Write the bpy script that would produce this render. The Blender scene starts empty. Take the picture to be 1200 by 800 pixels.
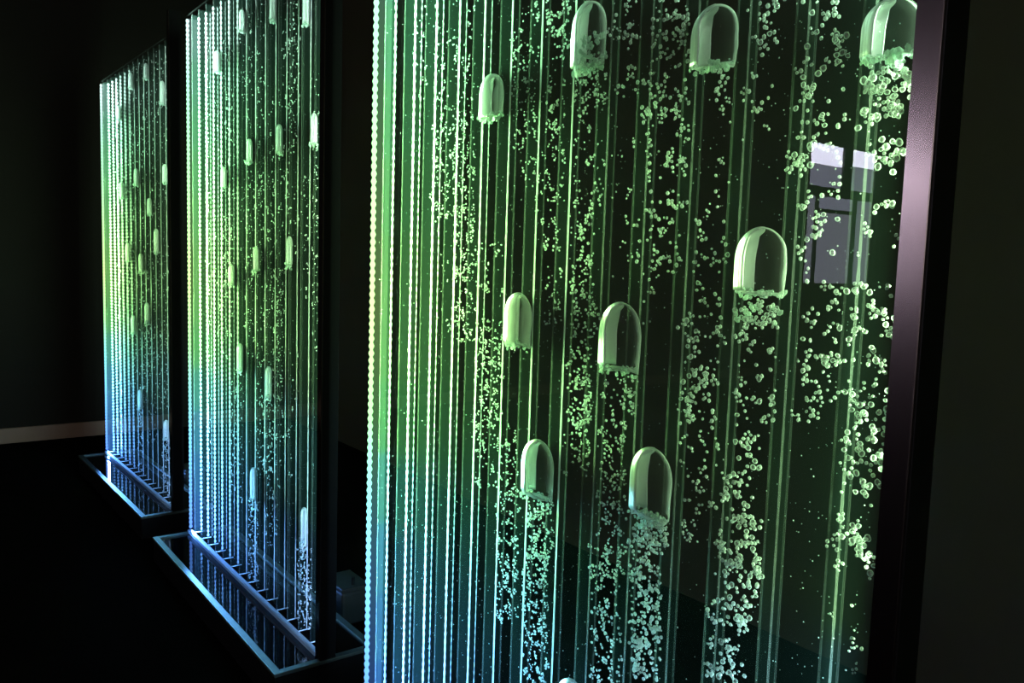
import bpy, math, random
import numpy as np
from mathutils import Vector, Matrix, noise
random.seed(7); rng = np.random.default_rng(7)
S = bpy.context.scene
COL = S.collection

# ------------------------------------------------------------------ camera
CAM = np.array([1.646147, -0.836881, 1.069169])
FPX = 959.773
YAW, PITCH, ROLL = [math.radians(v) for v in (36.894914, 5.41776, 1.761694)]
FW = np.array([-math.cos(YAW)*math.cos(PITCH), math.sin(YAW)*math.cos(PITCH), -math.sin(PITCH)])
_r = np.cross(FW, [0, 0, 1]); _r /= np.linalg.norm(_r); _u = np.cross(_r, FW)
RT = math.cos(ROLL)*_r + math.sin(ROLL)*_u
UP = -math.sin(ROLL)*_r + math.cos(ROLL)*_u
cd = bpy.data.cameras.new('camera'); cam = bpy.data.objects.new('camera', cd); COL.objects.link(cam)
cd.sensor_width = 36.0; cd.lens = FPX*36/1200; cd.clip_start = 0.02; cd.clip_end = 100
m = Matrix(((RT[0], UP[0], -FW[0], CAM[0]), (RT[1], UP[1], -FW[1], CAM[1]), (RT[2], UP[2], -FW[2], CAM[2]), (0, 0, 0, 1)))
cam.matrix_world = m
S.camera = cam

# ------------------------------------------------------------------ world, exposure
w = bpy.data.worlds.new('night'); S.world = w; w.use_nodes = True
w.node_tree.nodes['Background'].inputs[0].default_value = (0.6, 0.62, 0.7, 1)
w.node_tree.nodes['Background'].inputs[1].default_value = 0.0
S.view_settings.view_transform = 'Standard'; S.view_settings.look = 'None'
S.view_settings.exposure = 0.0; S.view_settings.gamma = 1.0
S.view_settings.use_curve_mapping = False
S.cycles.transparent_max_bounces = 96
S.cycles.max_bounces = 10
S.cycles.sample_clamp_indirect = 6.0

# colours of the LED column, from its foot (0) to its top (1)
RAMP = [(0.00, (0.10, 0.26, 1.00)), (0.10, (0.13, 0.40, 1.00)), (0.20, (0.18, 0.58, 0.95)), (0.29, (0.24, 0.80, 0.66)),
        (0.37, (0.36, 0.98, 0.34)), (0.50, (0.54, 1.00, 0.30)), (0.66, (0.42, 1.00, 0.36)), (0.78, (0.36, 0.95, 0.45)),
        (0.88, (0.36, 0.82, 0.55)), (0.97, (0.55, 0.82, 0.76)), (1.00, (0.55, 0.80, 0.78))]
def ramp(t):
    for (a, ca), (b, cb) in zip(RAMP, RAMP[1:]):
        if t <= b:
            k = (t-a)/(b-a); return tuple(x+(y-x)*k for x, y in zip(ca, cb))
    return RAMP[-1][1]
FAR_W, NEAR_FILL_W = 24.0, 2.4     # watts of the far LED column and of the added near fill light
H, W = 1.929, 1.20            # panel height and width
PANELS = [  # name, origin, turn, first divider x, far column factor
    (3, (0.0, 0.0), 0.0, 0.0474, 1.0),
    (2, (-1.55998838, 0.03530059), 0.00281814, 0.0600, 1.0),
    (1, (-3.0922688, 0.02381492), 0.02585343, 0.0560, 0.8)]
PITCHX = 0.08395
def local(pn):
    for p in PANELS:
        if p[0] == pn: return p
def led_and_fill_lights(pn, root):
    _, _, _, _, k = local(pn)
    N = 12; h = H/N
    for i in range(N):
        for side in (0, 1):
            if side and i % 2: continue
            n = 1+side; hh = h*n
            L = bpy.data.lights.new('led_and_fill_light', 'AREA'); L.shape = 'RECTANGLE'
            L.size = hh; L.size_y = 0.012; L.spread = math.radians(44 if side == 0 else 60)
            c = ramp((i+0.5*n)/N); L.color = c if side == 0 else tuple(0.75*q+0.25 for q in c)
            L.energy = (FAR_W*k if side == 0 else NEAR_FILL_W*k)/N*n
            o = bpy.data.objects.new('led_and_fill_light', L); COL.objects.link(o); o.parent = root
            z = h*(i+0.5*n)
            if side == 0:
                o.matrix_local = Matrix(((0, 0, -1, 0.004), (0, 1, 0, 0.012), (1, 0, 0, z), (0, 0, 0, 1)))
            else:
                o.matrix_local = Matrix(((0, 0, 1, 1.196), (0, 1, 0, 0.028), (-1, 0, 0, z), (0, 0, 0, 1)))  # added fill light behind the post, no LED column stands here

# ------------------------------------------------------------------ materials
def mat(name):
    m = bpy.data.materials.new(name); m.use_nodes = True
    nt = m.node_tree; nt.nodes.clear()
    out = nt.nodes.new('ShaderNodeOutputMaterial')
    return m, nt, out
def node(nt, t, **kw):
    n = nt.nodes.new(t)
    for k, v in kw.items():
        n.inputs[k.replace('_', ' ')].default_value = v
    return n
def mix(nt, fac, a, b):
    n = nt.nodes.new('ShaderNodeMixShader')
    if isinstance(fac, (int, float)): n.inputs[0].default_value = fac
    else: nt.links.new(fac, n.inputs[0])
    nt.links.new(a.outputs[0], n.inputs[1]); nt.links.new(b.outputs[0], n.inputs[2])
    return n
def principled(name, col, rough, metal=0.0, noise_scale=None, amount=0.25, bump=0.0, stretch=(1, 1, 1), spec=0.5):
    m, nt, out = mat(name)
    p = node(nt, 'ShaderNodeBsdfPrincipled', Base_Color=(*col, 1), Roughness=rough, Metallic=metal)
    p.inputs['Specular IOR Level'].default_value = spec
    if noise_scale:
        tc = nt.nodes.new('ShaderNodeTexCoord'); mp = nt.nodes.new('ShaderNodeMapping'); mp.inputs['Scale'].default_value = stretch
        nz = node(nt, 'ShaderNodeTexNoise', Scale=noise_scale, Detail=4.0)
        nt.links.new(tc.outputs['Object'], mp.inputs[0]); nt.links.new(mp.outputs[0], nz.inputs['Vector'])
        cr = nt.nodes.new('ShaderNodeMapRange'); cr.inputs[3].default_value = 1-amount; cr.inputs[4].default_value = 1+amount
        nt.links.new(nz.outputs[0], cr.inputs[0])
        vm = nt.nodes.new('ShaderNodeVectorMath'); vm.operation = 'SCALE'; vm.inputs[0].default_value = col
        nt.links.new(cr.outputs[0], vm.inputs['Scale']); nt.links.new(vm.outputs[0], p.inputs['Base Color'])
        if bump:
            b = node(nt, 'ShaderNodeBump', Strength=bump, Distance=0.002)
            nt.links.new(nz.outputs[0], b.inputs['Height']); nt.links.new(b.outputs[0], p.inputs['Normal'])
    nt.links.new(p.outputs[0], out.inputs[0])
    return m
def scatter(name, alb, clear, dshare=0.4, sheen=0.0, rough=0.4):
    """milky scattering plastic or froth: part clear, part diffuse, part translucent"""
    m, nt, out = mat(name)
    t = nt.nodes.new('ShaderNodeBsdfTransparent')
    d = node(nt, 'ShaderNodeBsdfDiffuse', Color=(*alb, 1)); l = node(nt, 'ShaderNodeBsdfTranslucent', Color=(*alb, 1))
    body = mix(nt, 1-dshare, d, l)
    if sheen: body = mix(nt, sheen, body, node(nt, 'ShaderNodeBsdfGlossy', Color=(*alb, 1), Roughness=rough))
    nt.links.new(mix(nt, clear, body, t).outputs[0], out.inputs[0])
    return m
def rimmed(name, alb, lo, hi, minfac, maxfac, dshare=0.45):
    """bubble wall: clear where one looks straight through it, bright towards its rim"""
    m, nt, out = mat(name)
    lw = node(nt, 'ShaderNodeLayerWeight', Blend=0.5)
    mr = nt.nodes.new('ShaderNodeMapRange'); mr.interpolation_type = 'SMOOTHSTEP'
    mr.inputs[1].default_value = lo; mr.inputs[2].default_value = hi; mr.inputs[3].default_value = minfac; mr.inputs[4].default_value = maxfac
    nt.links.new(lw.outputs['Facing'], mr.inputs[0])
    t = nt.nodes.new('ShaderNodeBsdfTransparent')
    d = node(nt, 'ShaderNodeBsdfDiffuse', Color=(*alb, 1)); l = node(nt, 'ShaderNodeBsdfTranslucent', Color=(*alb, 1))
    g = node(nt, 'ShaderNodeBsdfGlossy', Color=(1, 1, 1, 1), Roughness=0.12)
    body = mix(nt, 0.10, mix(nt, 1-dshare, d, l), g)
    nt.links.new(mix(nt, mr.outputs[0], t, body).outputs[0], out.inputs[0])
    return m
def pane_mat(name, haze, ior=1.45, rough=0.0, tint=(1, 1, 1), hc=(0.9, 0.9, 0.9)):
    m, nt, out = mat(name)
    fr = node(nt, 'ShaderNodeFresnel', IOR=ior)
    t = node(nt, 'ShaderNodeBsdfTransparent', Color=(*tint, 1)); g = node(nt, 'ShaderNodeBsdfGlossy', Roughness=rough)
    a = t
    if haze:
        l = node(nt, 'ShaderNodeBsdfTranslucent', Color=(*hc, 1)); d = node(nt, 'ShaderNodeBsdfDiffuse', Color=(*hc, 1))
        a = mix(nt, haze, t, mix(nt, 0.5, l, d))
    # the solid pane is one box: its outward faces reflect, the light leaves it freely
    geo = nt.nodes.new('ShaderNodeNewGeometry'); mm = nt.nodes.new('ShaderNodeMath'); mm.operation = 'SUBTRACT'; mm.inputs[0].default_value = 1.0
    mu = nt.nodes.new('ShaderNodeMath'); mu.operation = 'MULTIPLY'
    nt.links.new(geo.outputs['Backfacing'], mm.inputs[1]); nt.links.new(fr.outputs[0], mu.inputs[0]); nt.links.new(mm.outputs[0], mu.inputs[1])
    nt.links.new(mix(nt, mu.outputs[0], a, g).outputs[0], out.inputs[0])
    return m
def emit(name, col, strength, sampling='AUTO'):
    m, nt, out = mat(name)
    e = node(nt, 'ShaderNodeEmission', Color=(*col, 1), Strength=strength)
    nt.links.new(e.outputs[0], out.inputs[0]); m.cycles.emission_sampling = sampling
    return m
def led_mat(nm, strength):
    m, nt, out = mat(nm)
    tc = nt.nodes.new('ShaderNodeTexCoord'); sx = nt.nodes.new('ShaderNodeSeparateXYZ')
    dv = nt.nodes.new('ShaderNodeMath'); dv.operation = 'DIVIDE'; dv.inputs[1].default_value = H
    cr = nt.nodes.new('ShaderNodeValToRGB')
    cr.color_ramp.elements[0].position = 0; cr.color_ramp.elements[0].color = (*RAMP[0][1], 1)
    cr.color_ramp.elements[1].position = 1; cr.color_ramp.elements[1].color = (*RAMP[-1][1], 1)
    for p, c in RAMP[1:-1]:
        e = cr.color_ramp.elements.new(p); e.color = (*c, 1)
    e = node(nt, 'ShaderNodeEmission', Strength=strength)
    nt.links.new(tc.outputs['Object'], sx.inputs[0]); nt.links.new(sx.outputs['Z'], dv.inputs[0]); nt.links.new(dv.outputs[0], cr.inputs[0])
    nt.links.new(cr.outputs[0], e.inputs[0]); nt.links.new(e.outputs[0], out.inputs[0])
    m.cycles.emission_sampling = 'NONE'
    return m
M = dict(
    front=pane_mat('front_acrylic', 0.0), rear=pane_mat('rear_acrylic', 0.016, ior=1.02, rough=0.05, hc=(0.38, 0.78, 0.62)),
    plate=pane_mat('divider_acrylic', 0.0040, ior=1.03, hc=(0.38, 0.78, 0.62)), led=led_mat('led_glow', 2.4), ledfill=led_mat('added_fill_glow', 0.20),
    seam=scatter('bright_glue_seam', (0.92, 0.97, 0.93), 0.42), seam2=scatter('less_lit_glue_seam', (0.8, 0.9, 0.82), 0.89), litflank=scatter('lit_flank_shell', (0.97, 0.99, 0.98), 0.12, 0.55, 0.65, 0.32), dim=scatter('thin_glue_seam', (0.5, 0.6, 0.52), 0.91),
    bubble=rimmed('bubble_skin', (0.90, 0.97, 0.92), 0.10, 0.5, 0.20, 0.80),
    tiny=scatter('fine_bubble_skin', (0.92, 0.97, 0.93), 0.30),
    swarm=rimmed('swarm_bubble_skin', (0.92, 0.97, 0.93), 0.05, 0.4, 0.60, 0.85),
    froth=scatter('froth', (0.8, 0.95, 0.85), 0.45),
    big=rimmed('large_bubble_skin', (0.92, 0.98, 0.93), 0.36, 0.58, 0.03, 0.92),
    post=principled('brushed_metal', (0.38, 0.30, 0.30), 0.19, 1.0, 60, 0.10, stretch=(1, 1, 0.02)),
    postedge=principled('polished_chamfer', (0.36, 0.29, 0.24), 0.25, 1.0),
    black=principled('black_lacquer', (0.006, 0.006, 0.006), 0.45, 0.0, 20, 0.3),
    rim=principled('satin_steel', (0.24, 0.31, 0.27), 0.46, 0.85, 45, 0.18),
    pool=principled('black_mirror_glass', (0.003, 0.004, 0.006), 0.02, 0.0, spec=0.9),
    rail=scatter('frosted_acrylic_rail', (0.85, 0.93, 0.97), 0.20, 0.5, 0.4, 0.45),
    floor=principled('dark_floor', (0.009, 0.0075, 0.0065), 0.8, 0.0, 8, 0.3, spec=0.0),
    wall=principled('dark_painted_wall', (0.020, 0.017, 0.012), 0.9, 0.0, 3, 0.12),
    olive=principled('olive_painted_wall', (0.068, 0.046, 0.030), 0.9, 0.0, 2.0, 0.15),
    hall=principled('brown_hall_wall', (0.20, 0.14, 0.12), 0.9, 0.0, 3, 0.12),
    base=principled('brown_baseboard', (0.46, 0.30, 0.23), 0.7, 0.0, 9, 0.12),
    box=principled('grey_plastic', (0.05, 0.06, 0.055), 0.5),
    frame=principled('window_frame_paint', (0.05, 0.05, 0.06), 0.6),
    sky=emit('daylight_pane', (0.82, 0.80, 1.0), 30.0), dull=emit('shaded_daylight_pane', (0.62, 0.62, 0.85), 5.0),
    postglow=emit('added_highlight_pane', (0.85, 0.80, 0.95), 9.0), postglow_dim=emit('added_dim_highlight_pane', (0.66, 0.60, 0.70), 1.6),
    side=emit('added_fill_pane', (0.85, 0.78, 0.74), 6.0),
    dull2=emit('curtained_daylight_pane', (0.62, 0.62, 0.80), 4.4),
)

# ------------------------------------------------------------------ mesh helpers
class MB:
    def __init__(s): s.v = []; s.f = []; s.mi = []
    def box(s, x0, x1, y0, y1, z0, z1, mi=0):
        b = len(s.v)
        s.v += [(x, y, z) for z in (z0, z1) for y in (y0, y1) for x in (x0, x1)]
        for f in ((0, 2, 3, 1), (4, 5, 7, 6), (0, 1, 5, 4), (2, 6, 7, 3), (0, 4, 6, 2), (1, 3, 7, 5)):
            s.f.append(tuple(b+i for i in f)); s.mi.append(mi)
    def rod(s, pts, rads, n=6, mi=0):
        """vertical rod through pts with a radius at each"""
        b = len(s.v)
        for (x, y, z), r in zip(pts, rads):
            for k in range(n):
                a = 2*math.pi*k/n; s.v.append((x+r*math.cos(a), y+r*math.sin(a), z))
        m_ = len(pts)
        for i in range(m_-1):
            for k in range(n):
                k2 = (k+1) % n
                s.f.append((b+i*n+k, b+i*n+k2, b+(i+1)*n+k2, b+(i+1)*n+k)); s.mi.append(mi)
        s.f.append(tuple(b+k for k in reversed(range(n)))); s.mi.append(mi)
        s.f.append(tuple(b+(m_-1)*n+k for k in range(n))); s.mi.append(mi)
    def mesh(s, name, mats, smooth=False):
        me = bpy.data.meshes.new(name); me.from_pydata(s.v, [], s.f)
        for m_ in (mats if isinstance(mats, (list, tuple)) else [mats]): me.materials.append(m_)
        if any(s.mi): me.polygons.foreach_set('material_index', s.mi)
        if smooth: me.polygons.foreach_set('use_smooth', [True]*len(me.polygons))
        me.update(); return me
def obj(name, me, parent=None, bevel=0):
    o = bpy.data.objects.new(name, me); COL.objects.link(o); o.parent = parent
    if bevel:
        b = o.modifiers.new('bevel', 'BEVEL'); b.width = bevel; b.segments = 2; b.limit_method = 'ANGLE'
    return o
def tag(o, label, cat, group=None):
    o['label'] = label; o['category'] = cat
    if group: o['group'] = group
    return o
def box_obj(name, dims, material, parent=None, bevel=0):
    b = MB(); b.box(*dims); return obj(name, b.mesh(name, material), parent, bevel)
def struct(name, dims, material, parent=None, bevel=0):
    o = box_obj(name, dims, material, parent, bevel)
    if parent is None: o['kind'] = 'structure'
    return o

# ------------------------------------------------------------------ room
X0, X1, Y0, Y1, ZF, ZC = -4.05, 4.2, -11.0, 1.40, -0.10, 3.6
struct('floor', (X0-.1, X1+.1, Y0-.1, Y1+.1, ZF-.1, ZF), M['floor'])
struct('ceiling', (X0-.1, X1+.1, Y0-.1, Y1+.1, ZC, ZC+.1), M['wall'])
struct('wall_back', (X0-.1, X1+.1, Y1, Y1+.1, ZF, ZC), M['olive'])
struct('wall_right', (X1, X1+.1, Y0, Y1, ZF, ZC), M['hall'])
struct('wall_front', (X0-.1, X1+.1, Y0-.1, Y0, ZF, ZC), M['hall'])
WY0, WY1, WZ0, WZ1 = -9.22, -7.70, 0.92, 2.63
wl = MB()
wl.box(X0-.14, X0, Y0, -10.95, ZF, ZC); wl.box(X0-.14, X0, -9.84, WY0, ZF, ZC)
wl.box(X0-.14, X0, -10.95, -9.84, ZF, WZ0); wl.box(X0-.14, X0, -10.95, -9.84, WZ1, ZC); wl.box(X0-.14, X0, WY1, Y1, ZF, ZC)
wl.box(X0-.14, X0, WY0, WY1, ZF, WZ0); wl.box(X0-.14, X0, WY0, WY1, WZ1, ZC)
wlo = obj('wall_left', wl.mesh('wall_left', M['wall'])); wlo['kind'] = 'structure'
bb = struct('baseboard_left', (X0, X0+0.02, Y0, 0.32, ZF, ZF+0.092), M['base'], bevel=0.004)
win = bpy.data.objects.new('window_1', None); COL.objects.link(win); win['kind'] = 'structure'
wx = X0-0.07
fb = MB()
fb.box(wx-.03, wx+.03, WY0, WY1, WZ1-.03, WZ1); fb.box(wx-.03, wx+.03, WY0, WY1, WZ0, WZ0+.03)
fb.box(wx-.03, wx+.03, WY0, WY0+.04, WZ0+.03, WZ1-.03); fb.box(wx-.03, wx+.03, WY1-.04, WY1, WZ0+.03, WZ1-.03)
fb.box(wx-.03, wx+.03, WY0+.04, WY1-.04, 1.99, 2.10)
fb.box(wx-.03, wx+.03, -8.64, -8.46, 2.10, WZ1-.03)
fb.box(wx-.03, wx+.03, -8.80, -8.74, WZ0+.03, 1.99); fb.box(wx-.03, wx+.03, -7.98, -7.94, WZ0+.03, 1.99)
fb.box(wx-.02, wx+.03, -8.74, -7.98, 1.80, 1.84)
obj('window_frame', fb.mesh('window_frame', M['frame']), win)
for (a, b, z0, z1, mm) in [(-8.46, -7.74, 2.36, 2.60, 'sky'), (-9.20, -8.64, 2.40, 2.60, 'sky'), (-8.46, -7.74, 2.10, 2.36, 'dull'),
                           (-9.20, -8.64, 2.10, 2.40, 'dull'), (-8.74, -7.98, 1.84, 1.99, 'dull'), (-8.74, -7.98, 0.95, 1.80, 'dull2'),
                           (-9.18, -8.80, 0.95, 1.99, 'dull2'), (-7.94, -7.74, 0.95, 1.99, 'dull2')]:
    box_obj('pane', (wx-.008, wx, a, b, z0, z1), M[mm], win)

highlight_win = bpy.data.objects.new('added_highlight_window', None); COL.objects.link(highlight_win); highlight_win['kind'] = 'structure'  # added unseen window, put in for the highlight on the near post
fb = MB()
fb.box(wx-.03, wx+.03, -10.95, -9.84, WZ1-.03, WZ1); fb.box(wx-.03, wx+.03, -10.95, -9.84, WZ0, WZ0+.03); fb.box(wx-.03, wx+.03, -10.91, -9.88, 1.99, 2.10)
fb.box(wx-.03, wx+.03, -10.95, -10.91, WZ0+.03, WZ1-.03); fb.box(wx-.03, wx+.03, -9.88, -9.84, WZ0+.03, WZ1-.03)
obj('window_frame', fb.mesh('window_frame', M['frame']), highlight_win)
box_obj('pane', (wx-.008, wx, -10.91, -9.88, 2.10, 2.60), M['postglow'], highlight_win)
box_obj('pane', (wx-.008, wx, -10.91, -9.88, 0.95, 1.99), M['postglow_dim'], highlight_win)
fill_win = bpy.data.objects.new('added_fill_window', None); COL.objects.link(fill_win); fill_win['kind'] = 'structure'  # added unseen window that brightens the right-hand wall
fb = MB()
for z_ in (0.95, 2.55): fb.box(X1-.04, X1, -6.7, -4.7, z_-.05, z_)
for y_ in (-6.7, -5.73, -4.75): fb.box(X1-.04, X1, y_, y_+.05, 0.95, 2.50)
obj('window_frame', fb.mesh('window_frame', M['frame']), fill_win)
box_obj('pane', (X1-.02, X1-.01, -6.65, -5.73, 0.95, 2.50), M['side'], fill_win)
box_obj('pane', (X1-.02, X1-.01, -5.68, -4.75, 0.95, 2.50), M['side'], fill_win)

# ------------------------------------------------------------------ bubble walls and their trays
ROOT = {}
NLED = 116
def beaded(x, y, z0, z1, r0, r1, fade=1.0):
    b = MB(); pitch = (z1-z0)/NLED; pts = []; rads = []
    for i in range(NLED):
        z = z0+i*pitch
        for f_, r in ((0.08, r0), (0.32, r1), (0.5, r1*1.12), (0.68, r1), (0.92, r0)):
            pts.append((x, y, z+f_*pitch)); rads.append(r)
    b.rod(pts, rads, 5); return b
BY, RY = 0.028, 0.043    # depth of the bright seam and of the rear seam
names = {3: 'near', 2: 'middle', 1: 'far'}
for pn, (ox, oy), ang, dx0, kk in PANELS:
    r = bpy.data.objects.new('bubble_panel', None); COL.objects.link(r)
    r.location = (ox, oy, 0); r.rotation_euler = (0, 0, ang); ROOT[pn] = r
    tag(r, {3: 'tall bubble wall panel nearest the camera, glowing green, filling half the picture',
            2: 'middle bubble wall panel glowing green above blue between two dark posts',
            1: 'smallest and farthest bubble wall panel by the brown baseboard'}[pn], 'bubble panel', 'row of three bubble walls')
    led_and_fill_lights(pn, r)
    box_obj('front_pane', (0.002, W, -0.001, 0.003, 0.004, H), M['front'], r)
    box_obj('rear_pane', (0.002, W, 0.0445, 0.0475, 0.004, H), M['rear'], r)
    # far LED column: a channel with a bead of light every 17 mm
    box_obj('led_channel', (-0.016, -0.001, 0.006, 0.048, 0.0, H), M['black'], r)
    box_obj('led_glow_fill', (-0.0008, 0.0030, 0.0110, 0.0430, 0.010, H-.004), M['ledfill'], r)  # glowing strip added to fill the first channel with light
    b = beaded(0.0035, 0.004, 0.012, H-0.006, 0.0038, 0.0058)
    o = obj('led_beads', b.mesh('led_beads', M['led'], True), r); o['kind'] = 'stuff'; o['label'] = 'column of glowing LED beads'
    box_obj('bottom_rail', (-0.004, W, -0.006, 0.009, -0.005, 0.0065), M['rail'], r, 0.001)
    box_obj('top_rail', (-0.004, W, -0.001, 0.0025, H, H+0.003), M['dim'], r)
    # near post
    pb = MB(); pb.box(W, W+0.028, -0.004, 0.042, -0.06, H+0.10)
    po = obj('post', pb.mesh('post', M['post']), r)
    eb = MB(); eb.box(W+0.0272, W+0.0286, -0.0052, -0.0036, -0.06, H+0.10)
    obj('post_edge', eb.mesh('post_edge', M['postedge']), po)
    box_obj('post_back', (W+0.0282, W+0.031, -0.0030, 0.042, -0.06, H+0.10), M['black'], po)
    for n in range(14):
        x = dx0+PITCHX*n
        db = MB(); db.box(x-0.001, x+0.001, 0.004, 0.0435, 0.012, H-0.004)
        d = obj('divider', db.mesh('divider', M['plate']), r)
        fs = MB(); fs.box(x-0.0012, x+0.0012, 0.0032, 0.0042, 0.012, H-0.004)
        fs.box(x-0.0012, x+0.0012, RY-0.0005, RY+0.0008, 0.012, H-0.004)
        obj('thin_seam', fs.mesh('thin_seam', M['dim']), d)
        lim = 6 if pn < 3 else 5
        if n < lim:
            rr = {3: 0.0028, 2: 0.0044, 1: 0.0056}[pn]; r0_ = {3: 0.0016, 2: 0.0007, 1: 0.0005}[pn]
            t_ = n/lim
            sb = beaded(x, BY, 0.014, H-0.006, r0_+(0.0016-r0_)*t_, rr*(1-0.42*t_))  # bulges in the shape stand for dots of LED light
        else:
            sb = MB(); pts = []; rads = []; z = 0.014
            while z < H-0.006:
                pts.append((x, BY, z)); rads.append(0.0015+0.0006*noise.noise((x*40, pn, z*60))); z += 0.012
            sb.rod(pts, rads, 5)
        s_ = obj('bright_seam', sb.mesh('bright_seam', M['seam' if (n < 8 or pn < 3) else 'seam2'], True), d)  # seams far from the LEDs use a dimmer copy: weaker light painted in
        if 0 < n < 5:
            b2 = beaded(x, RY, 0.014, H-0.006, 0.0004, 0.0016-0.0002*n)
            obj('led_dot_reflection', b2.mesh('led_dot_reflection', M['seam'], True), d)  # added rod of dots imitating reflections of the LEDs
        fb_ = MB(); fb_.box(x-0.001, x+0.001, 0.004, 0.040, 0.0105, 0.013)
        obj('divider_foot', fb_.mesh('divider_foot', M['seam']), d)
    # tray
    t = bpy.data.objects.new('tray', None); COL.objects.link(t); t.location = (ox, oy, ZF); t.rotation_euler = (0, 0, ang)
    tag(t, {3: 'steel-rimmed black tray under the near bubble panel, out of the light',
            2: 'long steel-rimmed black mirror tray under the middle bubble panel',
            1: 'steel-rimmed black mirror tray under the smallest bubble panel'}[pn], 'tray', 'trays under the bubble walls')
    tx0, tx1, ty0, ty1, h0 = -0.02, W+0.035, -0.130, 0.165, -ZF
    cb = MB(); cb.box(tx0+.003, tx1-.003, ty0+.003, ty1-.003, 0.0, h0-0.018); obj('tray_body', cb.mesh('tray_body', M['black']), t)
    rw = 0.021
    for nm, d_ in (('rim', (tx0, tx1, ty0, ty0+rw, h0-.016, h0-.006)), ('rim', (tx0, tx1, ty1-rw, ty1, h0-.016, h0-.006)),
                   ('rim', (tx0, tx0+rw, ty0+rw, ty1-rw, h0-.016, h0-.006)), ('rim', (tx1-rw, tx1, ty0+rw, ty1-rw, h0-.016, h0-.006))):
        box_obj(nm, d_, M['rim'], t, 0.0015)
    box_obj('mirror_glass', (tx0+rw, tx1-rw, ty0+rw, ty1-rw, h0-.018, h0-.012), M['pool'], t)
    if pn < 3:
        g = bpy.data.objects.new('air_pump', None); COL.objects.link(g)
        g.location = (ox+(0.82 if pn == 2 else 0.62), oy+0.27, ZF); g.rotation_euler = (0, 0, ang)
        tag(g, {2: 'small grey pump box behind the middle bubble panel, beside its dark post',
                1: 'small grey pump box behind the farthest bubble panel, beside its dark post'}[pn], 'pump', 'air pumps behind the panels')
        box_obj('body', (-0.07, 0.07, -0.045, 0.045, 0.0, 0.11), M['box'], g, 0.01)
        box_obj('lid', (-0.074, 0.074, -0.049, 0.049, 0.11, 0.125), M['box'], g, 0.003)
        hb = MB(); hb.rod([(0.05, 0.0, 0.12), (0.05, 0.0, 0.15)], [0.006, 0.006], 8); obj('hose_nozzle', hb.mesh('hose_nozzle', M['black']), g)

# ------------------------------------------------------------------ where a sight line meets the fluid of a panel (measuring the photograph)
def at(pn, px, py, depth):
    _, (ox, oy), a, _, _ = local(pn)
    u = np.array([math.cos(a), math.sin(a), 0]); v = np.array([-math.sin(a), math.cos(a), 0])
    D = FW*FPX+RT*(px-600)+UP*(400-py)
    rel = CAM-np.array([ox, oy, 0])-v*depth
    t = -(rel@v)/(D@v); q = rel+t*D
    return float(q@u), float(q[2])
def to_world(pn, x, y, z):
    _, (ox, oy), a, _, _ = local(pn)
    return (ox+x*math.cos(a)-y*math.sin(a), oy+x*math.sin(a)+y*math.cos(a), z)

# ------------------------------------------------------------------ large bubbles
def bullet(wd, ht, dp, seed, ragged=0.12, lean=0.0):
    NA, NZ = 32, 26
    v = []; f = []
    dome = min(0.62*wd, ht*0.5)
    for j in range(NZ):
        t = j/(NZ-1)
        z = ht*(1-(1-t)**1.0) if t < 1 else ht
        # spacing denser in the dome
        z = ht*math.sin(t*math.pi/2)**0.9
        dz = z-(ht-dome)
        k = 1.0 if dz <= 0 else math.sqrt(max(0.0, 1-(dz/dome)**2))
        k = max(k, 0.02); kk = k**0.8
        belly = 1-0.05*(1-min(1, z/(ht*0.5)))
        for i in range(NA):
            a = 2*math.pi*i/NA; ca, sa = math.cos(a), math.sin(a)
            e = 0.90
            x = wd/2*k*belly*math.copysign(abs(ca)**e, ca); y = dp/2*min(1.0, kk*1.15)*math.copysign(abs(sa)**e, sa)
            nz = noise.noise((ca*1.7+seed*9.1, sa*1.7, z*14/ht*0.3))*0.05
            zz = z
            if j < 5: zz += ragged*ht*(noise.noise((ca*3.1+seed*3.3, sa*2.2, seed*1.7)))*(1-j/5)
            v.append((x*(1+nz)+lean*z, y*(1+nz*0.5), zz))
    for j in range(NZ-1):
        for i in range(NA):
            i2 = (i+1) % NA
            f.append((j*NA+i, j*NA+i2, (j+1)*NA+i2, (j+1)*NA+i))
    f.append(tuple(range((NZ-1)*NA, NZ*NA)))
    c = len(v); v.append((0, 0, 0.06*ht))
    for i in range(NA): f.append((c, (i+1) % NA, i))
    me = bpy.data.meshes.new('air_bubble'); me.from_pydata(v, [], f); me.materials.append(M['big'])
    me.polygons.foreach_set('use_smooth', [True]*len(me.polygons)); me.update()
    return me
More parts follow.
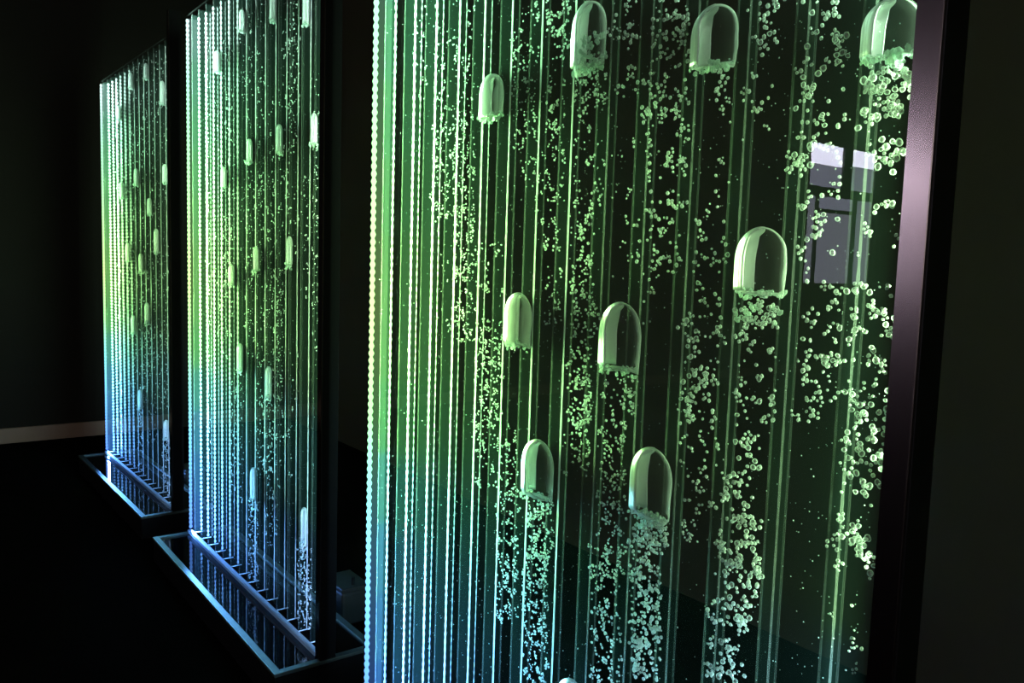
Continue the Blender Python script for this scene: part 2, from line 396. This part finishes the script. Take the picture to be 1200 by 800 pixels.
def lit_flank(wd, ht, dp, parent, seed):
    """added ribbed white shell, painted light on one flank and the crown of a bubble"""
    NA, NZ = 46, 26; dome = min(0.62*wd, ht*0.5)
    def shell(sc, rib):
        v = []
        for j in range(NZ):
            t = 0.03+0.94*j/(NZ-1); z = ht*math.sin(t*math.pi/2)**0.9; dz = z-(ht-dome)
            k = 1.0 if dz <= 0 else math.sqrt(max(0.0, 1-(dz/dome)**2)); k = max(k, 0.02)
            half = 1.12+0.10*noise.noise((seed*3.1, t*2.0, 0))+0.9*max(0, t-0.72)/0.28
            for i in range(NA):
                u = i/(NA-1); a = math.pi-half+2*half*u; ca, sa = math.cos(a), math.sin(a)
                rr = 1+rib*0.5*(math.sin(u*62+seed)+0.6*noise.noise((u*30, seed, t*1.5)))*math.sin(math.pi*u)
                x = wd/2*k*math.copysign(abs(ca)**0.9, ca)*sc; y = dp/2*min(1.0, k**0.8*1.15)*math.copysign(abs(sa)**0.9, sa)*sc*(1+0.9*(rr-1))
                v.append((x*rr, y, z*(1+(sc-1)*0.6)))
        return v
    A = shell(1.015, 0.07); B = shell(0.93, 0.0); n0 = len(A); F = []
    g = lambda j, i: j*NA+i
    for j in range(NZ-1):
        for i in range(NA-1):
            F.append((g(j, i), g(j, i+1), g(j+1, i+1), g(j+1, i))); F.append(tuple(n0+q for q in (g(j+1, i), g(j+1, i+1), g(j, i+1), g(j, i))))
    for j in range(NZ-1):
        F.append((g(j+1, 0), n0+g(j+1, 0), n0+g(j, 0), g(j, 0))); F.append((g(j, NA-1), n0+g(j, NA-1), n0+g(j+1, NA-1), g(j+1, NA-1)))
    for i in range(NA-1):
        F.append((g(0, i), n0+g(0, i), n0+g(0, i+1), g(0, i+1))); F.append((g(NZ-1, i+1), n0+g(NZ-1, i+1), n0+g(NZ-1, i), g(NZ-1, i)))
    m2 = bpy.data.meshes.new('lit_flank_shell'); m2.from_pydata(A+B, [], F); m2.materials.append(M['litflank'])
    m2.polygons.foreach_set('use_smooth', [True]*len(m2.polygons)); m2.update()
    o_ = obj('lit_flank_shell', m2, parent); o_['label'] = 'white shell for the lit flank'
# unit ball templates
def ico(sub):
    import bmesh
    bm = bmesh.new(); bmesh.ops.create_icosphere(bm, subdivisions=sub, radius=1.0)
    vs = np.array([x.co[:] for x in bm.verts]); fs = np.array([[q.index for q in x.verts] for x in bm.faces]); bm.free()
    return vs, fs
ICO = {1: ico(1), 2: ico(2)}
def balls(name, items, material, sub=1, parent=None, second=None):
    """items: (x, y, z, r, stretch_z, turn) -> one mesh of many closed little balls"""
    vs, fs = ICO[sub]; V = []; F = []
    for i, (x, y, z, r, st, tu) in enumerate(items):
        p = vs*np.array([r, r*0.8, r*st]); c, s_ = math.cos(tu), math.sin(tu)
        q = np.stack([p[:, 0]*c-p[:, 2]*s_, p[:, 1], p[:, 0]*s_+p[:, 2]*c], 1)+np.array([x, y, z])
        V.append(q); F.append(fs+i*len(vs))
    V = np.concatenate(V); F = np.concatenate(F)
    me = bpy.data.meshes.new(name)
    me.vertices.add(len(V)); me.vertices.foreach_set('co', V.ravel())
    me.loops.add(F.size); me.loops.foreach_set('vertex_index', F.ravel().astype(np.int32))
    me.polygons.add(len(F)); me.polygons.foreach_set('loop_start', np.arange(0, F.size, 3, dtype=np.int32))
    me.polygons.foreach_set('loop_total', np.full(len(F), 3, dtype=np.int32))
    me.polygons.foreach_set('use_smooth', [True]*len(F))
    me.materials.append(material)
    if second:
        me.materials.append(second[1]); me.polygons.foreach_set('material_index', np.repeat([int(second[0](it_)) for it_ in items], len(fs)).astype(np.int32))
    me.update(calc_edges=True); me.validate()
    return obj(name, me, parent)
def ordinal(i):
    return ['highest', 'second', 'third', 'fourth', 'fifth', 'sixth', 'seventh', 'eighth', 'ninth', 'tenth', 'eleventh', 'twelfth', 'thirteenth', 'fourteenth', 'fifteenth', 'sixteenth'][i]
# panel: (x0, x1, top, bottom, froth bottom, froth amount)
BIG = {
 3: [(674, 706, 2, 80, 96, 1.6, 'long ragged air bubble with torn frothy base at top of near panel'),
     (814, 861, 6, 78, 84, .5, 'clear-centred arched air bubble at top of near panel, right of the ragged one'),
     (1014, 1076, -2, 66, 78, .8, 'widest air bubble, half cut by the metal post at top of near panel'),
     (563, 589, 87, 138, 144, .4, 'small bright tapered air bubble in upper left of near panel'),
     (592, 622, 343, 405, 411, .4, 'bright white-sided air bubble left of the two clear ones in mid near panel'),
     (701, 752, 354, 434, 440, .5, 'green arched clear air bubble at the centre of near panel'),
     (865, 918, 266, 346, 380, .7, 'arched air bubble with froth tail just left of the reflected window'),
     (615, 645, 515, 582, 590, .5, 'lower left air bubble of near panel above a long white bubble trail'),
     (742, 783, 524, 606, 622, .9, 'lower air bubble of near panel over a thick mint froth trail'),
     (655, 682, 796, 860, 870, .4, 'air bubble just rising into view at the bottom edge of near panel')],
 2: [(314, 325, -22, 23, 27, .5, ''), (353, 364, -20, 27, 33, .5, ''), (280, 287, 10, 36, 38, .3, ''), (251, 258, 58, 84, 86, .3, ''),
     (362, 374, 132, 169, 171, .3, ''), (321, 333, 145, 178, 182, .4, ''), (287, 297, 162, 190, 194, .3, ''), (258, 266, 195, 218, 221, .3, ''),
     (333, 345, 277, 310, 316, .6, ''), (295, 305, 289, 317, 322, .5, ''), (267, 275, 310, 334, 336, .3, ''), (276, 286, 403, 434, 438, .4, ''),
     (309, 320, 430, 466, 470, .5, ''), (291, 302, 549, 586, 600, .9, ''), (349, 363, 596, 640, 670, 1.2, '')],
 1: [(168, 174, 73, 92, 94, .3, ''), (150, 156, 84, 103, 105, .2, ''), (186, 194, 94, 121, 123, .3, ''), (136, 141, 123, 140, 142, .2, ''),
     (190, 196, 192, 214, 216, .2, ''), (157, 162, 197, 217, 219, .2, ''), (140, 145, 213, 232, 234, .2, ''), (172, 178, 232, 251, 253, .2, ''),
     (180, 186, 268, 296, 298, .2, ''), (147, 152, 285, 306, 308, .2, ''), (162, 168, 297, 319, 321, .2, ''), (169, 175, 355, 378, 382, .3, ''),
     (153, 159, 370, 391, 394, .3, ''), (161, 167, 457, 480, 495, .8, ''), (191, 198, 493, 515, 530, .9, '')]}
nb = 0
for pn, lst in BIG.items():
    order = sorted(range(len(lst)), key=lambda i: lst[i][2])
    for rank, i in enumerate(order):
        x0, x1, yt, yb, yf, fa, lab = lst[i]; xm = (x0+x1)/2
        dpt = 0.016
        xa, _ = at(pn, x0, (yt+yb)/2, 0.020); xb, _ = at(pn, x1, (yt+yb)/2, 0.012)
        xc, zt = at(pn, xm, yt, dpt); _, zb = at(pn, xm, yb, dpt)
        wd = max(0.045, min(0.082, (xb-xa)*1.0)); ht = zt-zb
        if pn < 3: wd = 0.040
        dp = 0.026 if pn == 3 else 0.016; turn = -0.6 if pn < 3 else (-0.16 if x0 < 600 else 0.0)
        if pn < 3: dpt = 0.020
        nb += 1
        rg = 0.30 if fa > 1.5 else 0.10
        o = obj('air_bubble', bullet(wd, ht, dp, nb*0.77, rg))
        o.location = to_world(pn, at(pn, xm, (yt+yb)/2, dpt)[0], dpt, zb); o.rotation_euler = (0, 0, local(pn)[2]+turn)
        lit_flank(wd, ht, dp, o, nb*0.77)
        if not lab:
            lab = f"{ordinal(rank)} {'' if rank == 0 else 'from the top '}of the large air bubbles in the {names[pn]} panel"
            if pn == 2 and rank == 14: lab = 'lowest air bubble in the middle panel, with long white froth beside the post'
            if pn == 1 and rank == 14: lab = 'lowest air bubble in the farthest panel, streaming pale froth beside the post'
            if pn == 1 and rank < 14: lab = lab.replace('far panel', 'farthest panel')
        tag(o, lab, 'bubble', f'large air bubbles in the {names[pn]} panel')
        # froth hanging at its ragged foot
        it = []
        nfr = int(70*fa) if pn == 3 else int(36*fa)+6
        drop = max(0.004, zb-at(pn, xm, yf, dpt)[1])
        for _ in range(nfr):
            k = random.random()
            xx = random.uniform(-0.46, 0.46)*wd
            zz = random.uniform(0.0, 0.07)*ht if k < 0.5 else -drop*random.random()**1.3
            if fa > 1.5 and k < 0.75: zz = random.uniform(-0.05, 0.5)*ht; xx = random.uniform(-0.2, 0.48)*wd
            it.append((xx, random.uniform(-0.010, 0.008), zz, random.uniform(0.0014, 0.0040), random.uniform(0.8, 1.6), random.uniform(-1, 1)))
        fo = balls('froth', it, M['froth'], 1, o); fo['kind'] = 'stuff'; fo['label'] = 'mint white froth'

# ------------------------------------------------------------------ small bubbles
SM = {1: [], 2: [], 3: []}
def plume(pn, x0, x1, y0, y1, count, r0, r1, clump=0.35, st=(0.8, 1.3), depth=(0.009, 0.026)):
    if pn == 3 and x1 < 740 and r1 > 0.002: count = int(count*1.35); r0 *= 0.85; r1 *= 0.85
    n = 0
    while n < count:
        d = random.uniform(*depth)
        X, Z = at(pn, random.uniform(x0, x1), random.uniform(y0, y1), d)
        k = 1
        if random.random() < clump: k = random.randint(2, 5)
        for q in range(k):
            r = 0.76*(r0+(r1-r0)*random.random()**1.6)
            if q:
                a = random.uniform(0, 6.28); X += r*2.6*math.cos(a); Z += r*3.0*math.sin(a)
            if 0.012 < X < W-0.006 and 0.02 < Z < H-0.01:
                SM[pn].append((X, d, Z, r, random.uniform(*st), random.uniform(-0.7, 0.7)))
            n += 1
P3 = [  # x0 x1 y0 y1 count rmin rmax
 (505, 560, 0, 60, 50, .0016, .003), (508, 558, 60, 130, 90, .0016, .0034), (506, 556, 130, 260, 330, .0016, .0034),
 (530, 556, 240, 400, 230, .0016, .0034), (512, 530, 260, 420, 30, .0014, .0022), (557, 590, 285, 350, 55, .0018, .0034), (556, 588, 375, 500, 250, .0018, .0034),
 (552, 580, 495, 570, 80, .0018, .003), (583, 608, 500, 560, 60, .0018, .0032), (580, 607, 560, 725, 230, .0018, .0034), (484, 500, 0, 130, 34, .0016, .003),
 (600, 632, 5, 180, 130, .0018, .0034), (610, 640, 110, 260, 60, .0018, .003), (640, 667, 0, 55, 85, .002, .004), (638, 662, 55, 240, 100, .002, .0036),
 (636, 658, 245, 380, 65, .002, .0036), (674, 712, 85, 120, 60, .0018, .0036), (672, 708, 110, 250, 75, .002, .0038), (668, 697, 250, 420, 170, .0022, .0042),
 (664, 694, 420, 510, 120, .0024, .0042), (660, 690, 505, 560, 38, .0022, .0038), (718, 756, 0, 115, 70, .002, .0044), (716, 745, 150, 330, 26, .0018, .0032),
 (762, 812, 0, 90, 85, .0024, .0046), (756, 808, 90, 190, 100, .0022, .0044), (756, 806, 180, 260, 60, .0022, .0044), (748, 800, 255, 320, 45, .0024, .0044),
 (752, 770, 300, 380, 16, .002, .0036), (706, 742, 440, 500, 70, .002, .0038), (700, 734, 500, 640, 160, .002, .004), (692, 728, 640, 800, 210, .002, .004),
 (838, 850, 75, 110, 24, .0022, .0036), (828, 858, 100, 150, 6, .0022, .0034), (826, 856, 170, 260, 14, .002, .0036), (808, 850, 240, 310, 22, .0024, .0044),
 (812, 848, 300, 375, 26, .0024, .0044), (800, 846, 370, 440, 62, .0024, .0048), (792, 836, 440, 500, 75, .0024, .0046), (796, 842, 500, 600, 50, .0024, .0042),
 (794, 820, 590, 640, 10, .002, .0034), (874, 912, 0, 70, 34, .0024, .0048), (870, 905, 70, 165, 24, .0022, .0042), (868, 912, 352, 385, 60, .0024, .0046),
 (862, 912, 385, 500, 62, .0022, .0046), (846, 895, 500, 590, 62, .0026, .0052), (838, 890, 590, 700, 150, .0026, .0052), (828, 880, 700, 800, 120, .0024, .005),
 (940, 995, 0, 90, 50, .0026, .0052), (934, 990, 90, 190, 55, .0024, .0048), (928, 965, 190, 350, 44, .0024, .0046), (960, 992, 190, 350, 18, .0022, .0044),
 (932, 985, 345, 430, 60, .0024, .0044), (925, 975, 430, 500, 45, .0022, .004), (1012, 1068, 72, 110, 55, .003, .0062), (1012, 1062, 110, 205, 32, .0026, .0056),
 (1004, 1050, 230, 340, 22, .0022, .0042), (1000, 1052, 335, 420, 64, .0024, .0046), (994, 1044, 420, 500, 62, .0024, .0048), (984, 1038, 500, 570, 75, .0026, .0052),
 (980, 1026, 565, 665, 60, .0026, .0054), (968, 1010, 660, 790, 24, .0016, .003),
 (616, 646, 585, 660, 170, .0018, .004), (612, 642, 650, 800, 300, .0018, .0036),
 (742, 782, 610, 640, 130, .0022, .0046), (740, 774, 635, 800, 330, .0022, .0044), (806, 812, 560, 700, 14, .002, .003)]
for p_ in P3: plume(3, *p_)
for cx, cy, n_, rr_ in ((1050, 130, 16, .0052), (1040, 185, 8, .005), (1055, 182, 9, .005), (800, 45, 10, .0036), (795, 140, 10, .0036), (795, 125, 6, .0036),
                        (775, 275, 9, .003), (860, 455, 8, .004), (930, 190, 9, .0038), (937, 187, 6, .0036)):
    plume(3, cx-6, cx+6, cy-8, cy+8, n_, rr_*0.6, rr_, 0.6)
plume(3, 440, 1055, 0, 798, 1500, .0006, .0013, 0.0)      # specks everywhere
plume(3, 440, 700, 0, 798, 900, .0005, .0011, 0.0)
P2 = [(262, 300, 10, 120, 110), (300, 312, 0, 250, 130), (262, 275, 100, 330, 190), (330, 345, 0, 180, 120), (338, 352, 0, 140, 150), (282, 300, 180, 300, 120),
      (313, 330, 100, 260, 90), (300, 322, 200, 330, 150), (322, 336, 200, 420, 120), (255, 272, 250, 420, 210), (286, 297, 300, 420, 120), (318, 332, 310, 480, 220),
      (336, 350, 120, 300, 110), (366, 372, 150, 420, 110), (353, 362, 200, 350, 60), (270, 286, 436, 590, 210), (300, 320, 330, 430, 120), (300, 318, 440, 560, 160),
      (309, 324, 468, 560, 130), (322, 342, 480, 560, 70), (338, 350, 400, 480, 40), (310, 326, 560, 640, 120), (291, 303, 586, 690, 300), (349, 365, 640, 742, 320),
      (240, 262, 60, 400, 160), (362, 374, 80, 330, 70), (284, 296, 10, 150, 70)]
for p_ in P2: plume(2, *p_, .0012, .0030, 0.3)
plume(2, 222, 372, 0, 740, 1500, .0006, .0012, 0.0)
P1 = [(150, 196, 60, 160, 330), (145, 195, 160, 300, 420), (150, 198, 290, 400, 420), (168, 198, 380, 480, 300), (152, 176, 390, 480, 220), (161, 168, 480, 560, 220),
      (190, 199, 514, 590, 220), (140, 160, 200, 380, 140), (172, 186, 470, 520, 60)]
for p_ in P1: plume(1, *p_, .0012, .0032, 0.2)
# the 300 that show largest are things of their own, the rest of each panel is one swarm
def apparent(pn, b):
    p = np.array(to_world(pn, b[0], b[1], b[2])); d = np.linalg.norm(p-CAM)
    D = p-CAM; k = FPX/(D@FW); px, py = 600+(D@RT)*k, 400-(D@UP)*k
    return (b[3]/d if 0 < px < 1090 and 0 < py < 800 else 0)
alls = sorted(((apparent(pn, b), pn, b) for pn in SM for b in SM[pn]), key=lambda q: -q[0])
TEMPL = []
vs, fs = ICO[2]
for i in range(10):
    me = bpy.data.meshes.new('small_bubble'); vv = []
    for p_ in vs:
        n_ = 1+0.22*noise.noise((p_[0]*1.3+i*5.1, p_[1]*1.3, p_[2]*1.3))
        vv.append((p_[0]*n_, p_[1]*n_*0.8, p_[2]*n_))
    me.from_pydata(vv, [], [tuple(int(q) for q in t_) for t_ in fs]); me.materials.append(M['bubble'])
    me.polygons.foreach_set('use_smooth', [True]*len(me.polygons)); me.update(); TEMPL.append(me)
rest = {1: [], 2: [], 3: []}
for i, (ap, pn, b) in enumerate(alls):
    if i < 300 and pn == 3:
        o = bpy.data.objects.new('small_bubble', TEMPL[i % 10]); COL.objects.link(o)
        o.location = to_world(pn, *b[:3]); o.rotation_euler = (0, b[5], local(pn)[2]); o.scale = (b[3], b[3], b[3]*b[4])
        ci = 14-max(0, min(14, int((b[0]-0.0474)/PITCHX+1)))
        where = 'channel beside the near post' if ci == 0 else f'{ordinal(ci)} channel from the near post'
        # where a sight line shows it in its channel: above, at or below the middle of the picture
        p_ = np.array(to_world(pn, *b[:3]))-CAM; py = 400-(p_@UP)*FPX/(p_@FW)
        hi = ['at the top of', 'high in', 'just above the middle of', 'just below the middle of', 'low in', 'at the bottom of'][max(0, min(5, int(py/134)))]
        tag(o, f'loose bubble {hi} the {where}', 'bubble', f'loose bubbles {hi} the {where}')
    else: rest[pn].append(b)
for pn in rest:
    o = balls('bubble_swarm', rest[pn], M['swarm' if pn == 3 else 'tiny'], 1, None, (lambda it_: it_[3] < 0.00112, M['tiny']))
    o.location = (*local(pn)[1], 0); o.rotation_euler = (0, 0, local(pn)[2]); o['kind'] = 'stuff'
    tag(o, f'swarm of small pale bubbles and specks rising inside the {names[pn]} panel', 'bubbles', 'bubble swarms')
print('small bubbles', {k: len(v) for k, v in SM.items()})
